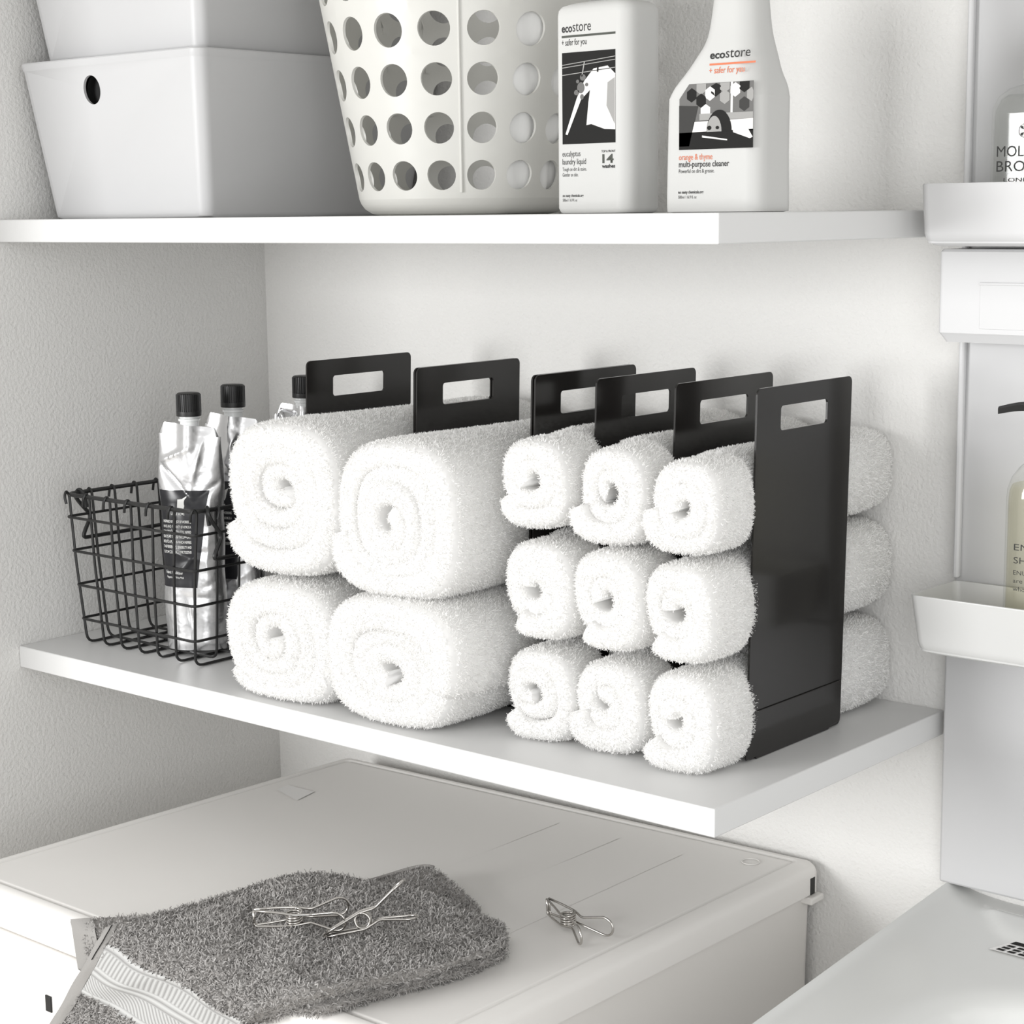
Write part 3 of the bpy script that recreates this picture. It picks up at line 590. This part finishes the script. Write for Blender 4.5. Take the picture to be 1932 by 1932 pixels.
pouch('shaded silver pouch with dark label standing behind the front pouch', (.2035, -.244, .0075), math.radians(26), .262, 8, lean=math.radians(-1.5))
pouch('rearmost silver pouch mostly hidden behind the large rolled towels', (.201, -.126, .0075), math.radians(30), .264, 12)

# ------------------------------------------------------------------ black towel racks
def panel(b, x, th=.0020, z0=0.001, z1=.340, lean=.012, m=0):
    n = 6; out = []
    for sx in (-th / 2, th / 2):
        for (w_, h_, r, cy, cz) in ((.164, z1 - z0, .006, -.190, (z0 + z1) / 2), (.081, .0225, .0035, -.1855, .3105)):
            P = rrect(w_, h_, r, n, (cy, cz)); y, z = P[:, 0], P[:, 1]
            if w_ > .1: y = -.1925 + (y - cy)
            else: y = -.1945 + (y - cy)
            out.append(np.stack([np.full(len(P), x + sx), y + lean * (z / .34), z], -1))
    o0, h0, o1, h1 = out
    b.grid([o0, h0], closed_v=True); b.grid([h1, o1], closed_v=True); b.grid([o1, o0], closed_v=True); b.grid([h0, h1], closed_v=True)
RX = dict(P1=.351, P2=.5125, P3=.6725, P4=.749, P5=.841, P6=.9295)
ra = thing('towel_rack', 'black metal rack with handled panels around the large towel rolls', 'towel rack', 'black towel racks', loc=(.51, -.19, 0))
rb = thing('towel_rack', 'black metal rack with handled panels around the small towel rolls', 'towel rack', 'black towel racks', loc=(.80, -.19, 0))
def rp(b, r, name='divider_panel', bev=.0006):
    o = b.build(name, 'enamel', r, bevel=bev); o.location = -Vector(r.location); return o
for r, xs in ((ra, (.351, .5115, .6695)), (rb, (.6735, .749, .841, .9295))):
    for x in xs: b = MB(); panel(b, x); rp(b, r)
b = MB(); panel(b, .5150); rp(b, ra)
b = MB(); b.box(.351, .6695, -.262, -.122, .0004, .0022); rp(b, ra, 'base_plate')
b = MB(); b.box(.6735, .9295, -.262, -.122, .0004, .0022); rp(b, rb, 'base_plate')
b = MB(); P = [(-.2785, .0025), (-.262, .0025), (-.262, .0004), (-.135, .0004), (-.131, .003), (-.1145, .0045), (-.1127, .045), (-.2769, .045)]
o = b.verts([(x, y, z) for x in (.9307, .9322) for y, z in P]); n = len(P); b.face([o + i for i in reversed(range(n))]); b.face([o + n + i for i in range(n)])
for i in range(n): b.face((o + i, o + (i + 1) % n, o + n + (i + 1) % n, o + n + i))
rp(b, rb, 'base_lip', .0004)

# ------------------------------------------------------------------ rolled white towels
def roll(name, label, group, cx, cz, rx, rz, xa, xb, y0, y1, turns, seed, endang=-140, dens=430000, dirn=-1, core=.0025, fx=0.0, bulge=1.0, zmin=None, zmax=None):
    rng = np.random.default_rng(seed); Rm = (rx + rz) / 2; p = (Rm - core) / (turns + .5); t = p * 1.10; r1 = Rm - t * .5
    nS = int(46 * turns); s = np.linspace(0, 1, nS); th = math.radians(endang) - dirn * 2 * PI * turns * (1 - s)
    r = core + t * .4 + (r1 - core - t * .4) * s
    qs = rng.uniform(-1, 1, 4) * (.25, .14, .25, .12)
    # slow noise along the sheet
    ph = rng.uniform(0, 6.28, 8); nz = lambda q, a: sum(math.sin(1) * 0 + np.sin(th * k * .37 + ph[k] + q) / (k + 1) for k in range(1, 6)) * a
    yo = nz(0, .0036) - .006 * np.exp(-((s - .97) / .05) ** 2) + (1 - s) * .006 * rng.uniform(-.6, 1)
    r = r + nz(2, .0020) * (1 - np.exp(-((s - 1) / .1) ** 2) * .5)
    r = r * (1 - .13 * np.exp(-(1 - s) * turns * 6.28 / .35))
    e = t * .40
    yy = np.array([0, .03, .07, .11, .15, .2, .3, .45, .6, .72, .8, .86, .92, .97, 1]); prof = []
    for q in yy: prof.append((t / 2, q, 0, 0))
    for a in np.linspace(PI / 2, -PI / 2, 6)[1:-1]: prof.append((t / 2 * math.sin(a), 1, e * math.cos(a), 1))
    for q in (1, .5, 0): prof.append((-t / 2, q, 0, 2))
    for a in np.linspace(-PI / 2, PI / 2, 8)[1:-1]: prof.append((t / 2 * math.sin(a), 0, -e * math.cos(a), 3))
    prof.append((t / 2, 0, 0, 3)); K = len(prof) - 1
    G = np.zeros((nS, K, 3)); xm = (xa + xb) / 2; hw = (xb - xa) / 2
    for k, (dr, q, dy, fl) in enumerate(prof[:K]):
        y = (y0 + e + yo) * (1 - q) + (y1 - e) * q + dy
        rr_ = (r + dr) / Rm
        c_, s_ = np.cos(th), np.sin(th); sq = (np.abs(c_) ** 3.5 + np.abs(s_) ** 3.5) ** (-1 / 3.5); f_ = 1 + (sq - 1) * np.clip(rr_, 0, 1) ** 1.5 * .9
        k_in = (1 - s) ** 1.2; X = rr_ * c_ * f_ * (1 + qs[0] * k_in) + qs[1] * k_in; Zz = rr_ * s_ * f_ * (1 + qs[2] * k_in) + qs[3] * k_in
        # width: pinched between the panels, fuller in front and behind
        wv = np.clip((-.258 - y) / .030, 0, 1); wv = wv * wv * (3 - 2 * wv); wb_ = np.clip((y + .118) / .05, 0, 1); wb_ = wb_ * wb_ * (3 - 2 * wb_) * .8
        half = hw + (rx * bulge - hw) * np.maximum(wv, wb_); cc = xm + (cx - xm) * np.maximum(wv, wb_ * .3)
        endr = 1 - .07 * np.clip((y0 + .03 - y) / .03, 0, 1) ** 2 - .09 * np.clip((y - (y1 - .05)) / .05, 0, 1) ** 2 * 1.2
        G[:, k, 0] = cc + X * half * endr; G[:, k, 1] = y; zz = cz + Zz * rz * endr
        if zmin is not None: zz = np.maximum(zz, zmin + .003 * np.clip((zmin - zz) / .01, 0, 1) * 0 + 0)
        G[:, k, 2] = zz
    b = MB(); o = b.grid(G, closed_v=True); b.face([o + i for i in range(K)]); b.face([o + (nS - 1) * K + i for i in reversed(range(K))])
    ob_mask = np.zeros((nS - 1, K - 1)); last = s[:-1] > 1 - 1.03 / turns
    fl = np.array([q[3] for q in prof[:K]])
    ob_mask[np.ix_(last, fl[:-1] == 0)] = 1; ob_mask[:, fl[:-1] == 3] = 1; ob_mask[np.ix_(last, fl[:-1] == 1)] = 1
    P, N = scatter(G, dens, rng, ob_mask)
    if N.size:
        ctr = np.array((cx, 0, cz)); fixed = (N * (P - np.array((cx, (y0 + y1) / 2, cz)))).sum(1).mean()
        if fixed < 0: N = -N
    tufts(b, P, N, .0026, .00075, rng, bend=.6, spread=.5)
    ob = b.build(name, 'white_terry', angle=180); return tag(ob, label, 'towel', group)
gB, gS = 'large white rolled towels', 'small white rolled towels'
Y0, Y1 = -.382, -.016
roll('rolled_towel', 'large white towel roll on top, left column beside the wire basket', gB, .423, .2135, .098, .089, .353, .5095, Y0, Y1, 3.3, 1, -150, bulge=1.0)
roll('rolled_towel', 'large white towel roll on top, right column before the second handled panel', gB, .590, .2080, .094, .085, .517, .668, Y0 - .003, Y1, 3.6, 2, -160)
roll('rolled_towel', 'large white towel roll at the bottom, left column beside the wire basket', gB, .424, .0625, .097, .070, .353, .5095, Y0 - .008, Y1, 3.4, 3, -140, zmin=.003)
roll('rolled_towel', 'large white towel roll at the bottom, right column beside the small rolls', gB, .5905, .0625, .100, .071, .517, .668, Y0 - .012, Y1, 3.8, 4, -20, zmin=.003)
YS0, YS1 = -.343, -.004
cols = ((.7365, .0475, .6755, .747, 'left'), (.8185, .0480, .751, .839, 'middle'), (.8995, .0460, .843, .9275, 'right'))
rowsz = ((.2445, .0495, 'top'), (.147, .0490, 'middle'), (.0485, .0510, 'bottom'))
k = 10
for ci, (cx, rx, xa, xb, cn) in enumerate(cols):
    for ri, (cz, rz, rn) in enumerate(rowsz):
        k += 1; jit = np.random.default_rng(k).uniform(-1, 1, 4)
        dz = .006 if (ci == 0 and ri == 0) else 0
        roll('rolled_towel', f'small white towel roll, {rn} row of the {cn} column in the black rack', gS, cx + .0025 * jit[0], cz + dz, rx * (1 + .03 * jit[1]), rz * (1 + .01 * jit[2]), xa, xb, YS0 + .004 * jit[3], YS1, 2.0 + .3 * jit[2], 30 + k, (-150, -135, -160)[ri] + 25 * jit[1], zmin=.002 if ri == 2 else None, core=.002)

# ------------------------------------------------------------------ grey towel draped over the chest
MAIN = [
[(0.4375,-0.6226,-0.1709),(0.4627,-0.5624,-0.167),(0.478,-0.5012,-0.163),(0.4946,-0.4598,-0.159),(0.5244,-0.4297,-0.153),(0.575,-0.4132,-0.155),(0.6308,-0.3961,-0.159),(0.6904,-0.3929,-0.163),(0.7326,-0.3913,-0.167)],
[(0.4332,-0.631,-0.1856),(0.4933,-0.5985,-0.167),(0.5142,-0.5418,-0.163),(0.5328,-0.5023,-0.159),(0.5641,-0.478,-0.149),(0.6065,-0.4535,-0.151),(0.6554,-0.4285,-0.155),(0.7082,-0.4155,-0.159),(0.7376,-0.3972,-0.167)],
[(0.4095,-0.631,-0.2162),(0.514,-0.6318,-0.1784),(0.5647,-0.5985,-0.163),(0.5859,-0.5615,-0.159),(0.6082,-0.5349,-0.149),(0.6401,-0.4998,-0.151),(0.6801,-0.4638,-0.155),(0.724,-0.4372,-0.159),(0.745,-0.4058,-0.167)],
[(0.3825,-0.631,-0.2509),(0.4863,-0.629,-0.2167),(0.5866,-0.6319,-0.1789),(0.6325,-0.6151,-0.163),(0.6534,-0.5931,-0.149),(0.6751,-0.5479,-0.151),(0.7063,-0.5012,-0.155),(0.741,-0.4606,-0.159),(0.7532,-0.4153,-0.167)],
[(0.3548,-0.631,-0.2866),(0.4616,-0.629,-0.2542),(0.5697,-0.633,-0.2153),(0.6433,-0.637,-0.185),(0.683,-0.636,-0.1557),(0.7079,-0.593,-0.151),(0.7312,-0.5368,-0.155),(0.7575,-0.4832,-0.159),(0.7612,-0.4247,-0.167)],
[(0.3293,-0.631,-0.3195),(0.4388,-0.629,-0.2886),(0.553,-0.633,-0.2494),(0.6304,-0.637,-0.2176),(0.6826,-0.6499,-0.1763),(0.7316,-0.6274,-0.1533),(0.7526,-0.5673,-0.155),(0.7719,-0.5029,-0.159),(0.7683,-0.433,-0.167)],
[(0.3061,-0.627,-0.3451),(0.4206,-0.627,-0.3136),(0.5342,-0.627,-0.277),(0.6098,-0.627,-0.2468),(0.6454,-0.627,-0.2118),(0.7148,-0.6195,-0.1739),(0.7366,-0.557,-0.173),(0.7586,-0.4911,-0.173),(0.7634,-0.4273,-0.173)]]
LOW = [
[(0.3818,-0.6241,-0.1788),(0.4123,-0.6065,-0.174),(0.4548,-0.5563,-0.174),(0.503,-0.4681,-0.174),(0.5462,-0.3922,-0.171),(0.5789,-0.3329,-0.163),(0.6179,-0.3359,-0.169),(0.6773,-0.3629,-0.173)],
[(0.3864,-0.626,-0.1898),(0.4364,-0.6221,-0.1766),(0.476,-0.5706,-0.175),(0.5218,-0.4854,-0.176),(0.5706,-0.4167,-0.173),(0.6007,-0.3585,-0.168),(0.6375,-0.3576,-0.172),(0.6857,-0.3745,-0.176)],
[(0.3884,-0.626,-0.202),(0.4448,-0.626,-0.1864),(0.4986,-0.586,-0.175),(0.5439,-0.5057,-0.176),(0.5921,-0.4384,-0.176),(0.6179,-0.379,-0.175),(0.6564,-0.3784,-0.175),(0.699,-0.3915,-0.176)],
[(0.3904,-0.626,-0.2143),(0.448,-0.626,-0.1987),(0.5205,-0.6011,-0.175),(0.5652,-0.5253,-0.176),(0.6182,-0.4647,-0.176),(0.6468,-0.4117,-0.175),(0.6797,-0.4042,-0.175),(0.7121,-0.4081,-0.176)],
[(0.3924,-0.626,-0.2265),(0.4511,-0.626,-0.211),(0.5434,-0.617,-0.1742),(0.5897,-0.5477,-0.174),(0.6523,-0.4986,-0.171),(0.6951,-0.4649,-0.163),(0.7124,-0.44,-0.169),(0.7298,-0.4299,-0.173)]]
def dense(A, n):
    A = np.array(A); R1 = np.array([spline(r, n) for r in A]); return np.array([spline(R1[:, j], n) for j in range(R1.shape[1])]).transpose(1, 0, 2)
def floorpt(P):                                                         # the point of the chest's top or front under a point of the cloth
    q = np.array(P); a = max(0, -.6175 - q[1]); h = max(0, q[2] - ZC)
    if a > 0 and q[2] < ZC: q[1] = -.6195
    elif a > 0: q[1] = -.6195; q[2] = min(q[2], ZC)
    else: q[2] = ZC + .0012
    return q
def cloth(A, n, name, par, seed, dens, rough=.0016):
    G = dense(A, n); a, c = G.shape[:2]; rng = np.random.default_rng(seed)
    i, j = np.meshgrid(np.arange(a), np.arange(c), indexing='ij')
    nn = np.cross(np.gradient(G, axis=0), np.gradient(G, axis=1)); nn /= np.linalg.norm(nn, axis=-1)[..., None] + 1e-9
    if nn[a // 2, c * 3 // 4, 2] < 0: nn = -nn
    wv = sum(np.sin(i * f1 / n + j * f2 / n + p_) for f1, f2, p_ in ((1.9, 2.3, .3), (3.3, -2.1, 1.2), (-1.2, 3.9, 2.0), (4.4, 1.2, .7))) * rough * .6
    edge = np.minimum(np.minimum(i, a - 1 - i), np.minimum(j, c - 1 - j)) / (n * .4); G = G + nn * (wv * np.clip(edge, 0, 1))[..., None]
    H_ = G.copy(); k4 = a - 1 - 2 * n
    for q in range(k4, a): t_ = (q - k4) / (2 * n); H_[q] = G[k4] * (1 - t_) + G[-1] * t_
    U = np.array([[floorpt(p) for p in r] for r in H_])
    top = G.copy()
    ring = np.concatenate([G[0, :-1], G[:-1, -1], G[-1, :0:-1], G[:0:-1, 0]]); rU = np.concatenate([U[0, :-1], U[:-1, -1], U[-1, :0:-1], U[:0:-1, 0]])
    cen = G.mean((0, 1)); out = ring - cen; out[:, 2] = 0; out /= np.linalg.norm(out, axis=1)[:, None] + 1e-9
    side = np.stack([ring, ring * .7 + rU * .3 + out * .003, ring * .35 + rU * .65 + out * .0035, rU])
    b = MB(); b.grid(top); b.grid(side, closed_v=True); b.grid(U[::-1])
    return G, nn, side, b
gt = thing('grey_towel', 'folded grey terry towel draped over the front of the chest', 'towel', loc=(.57, -.52, ZC))
def gpart(b, name, m, par=gt, angle=180, uv=None):
    o = b.build(name, m, par, angle=angle, uv=uv)
    if par is gt: o.location = -Vector(gt.location)
    return o
rng = np.random.default_rng(77)
G, nn, side, b = cloth(LOW, 8, 'lower_fold', gt, 1, 0)
P, N = scatter(G, 330000, rng); N = N * np.sign(N[:, 2:3] + N[:, 1:2] * -1 + 1e-6)
msk = P[:, 0] + .15 * (P[:, 2] + .2) > .4075; tufts(b, P[msk], N[msk], .0042, .0010, rng, 1)
P, N = scatter(side[::-1], 330000, rng); ctr = np.array((.57, -.50, -.18)); N = N * np.sign((N * (P - ctr)).sum(1))[:, None]
msk = P[:, 0] > .41; tufts(b, P[msk], N[msk], .004, .0010, rng, 1)
lf = gpart(b, 'lower_fold', ['grey_terry', 'grey_loop'])
e = dense(LOW, 8); nn2 = np.array((-.1, -.75, .65))
b = MB(); b.tube(e[0, 26:43] + np.array((0, .0010, .0012)), .0020, 7); gpart(b, 'edge_binding', 'grey_terry', lf)
b = MB(); hemG = e[:, :7] + nn2 / np.linalg.norm(nn2) * .0022; b.grid(hemG); b.grid(np.stack([hemG[:, 0], hemG[:, 0] + np.array((.001, .004, -.004))])); gpart(b, 'hem', 'hem', lf)
G, nn, side, b = cloth(MAIN, 12, 'upper_fold', gt, 2, 0, .0026)
a, c = G.shape[:2]; I, J = np.meshgrid(np.arange(a - 1), np.arange(c - 1), indexing='ij'); V_, U_ = I / (a - 1), J / (c - 1)
# the woven band runs parallel to the towel's end across the hanging flap
C0, C1 = np.array((.4300, -.215)), np.array((.655, -.199))
# signed height over the line from the hem corner to the front corner, measured down the cloth
def drop(P):                                                            # length along the cloth below the chest's front edge
    y, z = P[..., 1], P[..., 2]; return np.where(y < -.617, np.maximum(ZC + .012 - z, 0), -(y + .617))
def bandc(P): return drop(P) - (.012 + (P[..., 0] - .43) * .085)
B0, B1 = .0, .064
mid = (G[:-1, :-1] + G[1:, 1:]) / 2; bc = bandc(mid); inband = (bc > B0) & (bc < B1) & (mid[..., 0] < .70)
hemmask = (J < 3) & True
P, N = scatter(G, 420000, rng, (~inband & ~hemmask).astype(float)); N = N * np.where((N * (np.array((0, -.5, .8)))).sum(1) < 0, -1, 1)[:, None]
tufts(b, P, N, .0040, .0014, rng, 1, bend=.8, spread=.55)
P, N = scatter(side[::-1], 420000, rng); ctr = np.array((.60, -.50, -.17)); N = N * np.sign((N * (P - ctr)).sum(1))[:, None]
bc_ = bandc(P); ms = ~((bc_ > B0) & (bc_ < B1) & (P[:, 0] < .70)) & (P[:, 0] > .44); tufts(b, P[ms], N[ms], .0045, .0011, rng, 1)
uf = gpart(b, 'upper_fold', ['grey_terry', 'grey_loop'])
# band and hem as their own cloth strips lying on the fold
off = nn * .0016
b = MB(); Q = (G + off).reshape(-1, 3); ii = np.arange(a * c).reshape(a, c); quad = np.stack([ii[:-1, :-1], ii[1:, :-1], ii[1:, 1:], ii[:-1, 1:]], -1)[inband & ~hemmask]
b.verts(Q); b.quads(quad); gg = (bandc(G) - B0) / (B1 - B0); uvs = np.stack([G[..., 0] / .12, gg], -1).reshape(-1, 2); gpart(b, 'woven_band', 'band', uf, uv=uvs)
b = MB(); wv_ = np.sin(np.arange(len(G)) * .35)[:, None] * np.array((.0012, -.0006, 0)) * (np.arange(len(G)) > 6)[:, None]; G = G + wv_[:, None] * (np.arange(G.shape[1]) < 5)[None, :, None]; hemP = np.stack([G[:, 0] + np.array((-.003, -.002, -.002)), G[:, 0] + off[:, 0] * 1.6, G[:, 1] + off[:, 1] * 2.6, G[:, 2] + off[:, 2] * 2.4, G[:, 3] + off[:, 3] * 1.0], 1); b.grid(hemP); gpart(b, 'hem', 'hem', uf)
b = MB(); st = G[4:22, 2] + off[4:22, 2] * 2.6 + np.array((-.0005, -.0006, 0)); b.tube(st, .00045, 5); gpart(b, 'dark_stitching', 'p10', uf)

# ------------------------------------------------------------------ steel wire clothes pegs
def peg_mesh():
    b = MB(); r = .00078
    def half(s, jaw, hand):                                            # one bent loop: jaw, past the coil, out to the handle
        wj, wm, wh = .0052, .0036, .0062; pts = []
        up = [(-.0245, jaw), (-.012, s * .0030), (0, s * .0052), (.010, hand * .38), (.026, hand)]
        L_ = [(up[0][0], up[0][1], wj), (up[1][0], up[1][1], wj * .9), (up[2][0], up[2][1], wm), (up[3][0], up[3][1], wm * .7), (up[4][0], up[4][1], wh), (.0305, hand * 1.13, wh * .72), (.0325, hand * 1.19, 0)]
        R_ = [(x, y, -w_) for x, y, w_ in L_[-2::-1]]
        b.tube(fillet(L_ + R_ + [L_[0]], .0022, 4)[:-1], r, 7, closed=False); b.tube([(up[0][0], up[0][1], -wj), (up[0][0], up[0][1], wj)], r, 7)
    half(1, .0006, .0115); half(-1, -.0010, -.0085)
    n = 90; b.tube([(.0046 * math.cos(a_), .0046 * math.sin(a_), -.0036 + .0072 * k_ / n) for k_, a_ in enumerate(np.linspace(0, 8.5 * PI, n))], r, 7)
    return b
PS = 1.5
def peg(label, loc, mtx):
    o = peg_mesh().build('clothes_peg', 'steel', angle=180); o.matrix_world = Matrix.Translation(loc) @ mtx.to_4x4() @ Matrix.Scale(PS, 4); return tag(o, label, 'clothes peg', 'steel wire clothes pegs')
def basis(a, c_):                                                      # a: from jaw to handle, c_: coil axis
    a = Vector(a).normalized(); c_ = (Vector(c_) - a * Vector(c_).dot(a)).normalized(); b_ = c_.cross(a); return Matrix((a, b_, c_)).transposed()
peg('steel wire peg lying on grey towel, left of the two', (.6255, -.5560, -.1365), basis((.76, .65, .02), (-.10, -.22, .95)))
peg('steel wire peg on grey towel with its handles spread towards the right', (.6840, -.5260, -.1345), basis((.70, .60, .36), (.64, -.75, .20)))
peg('steel wire peg lying alone on the chest lid', (.7634, -.3280, -.1735), basis((.94, -.34, 0), (-.05, -.05, 1)))
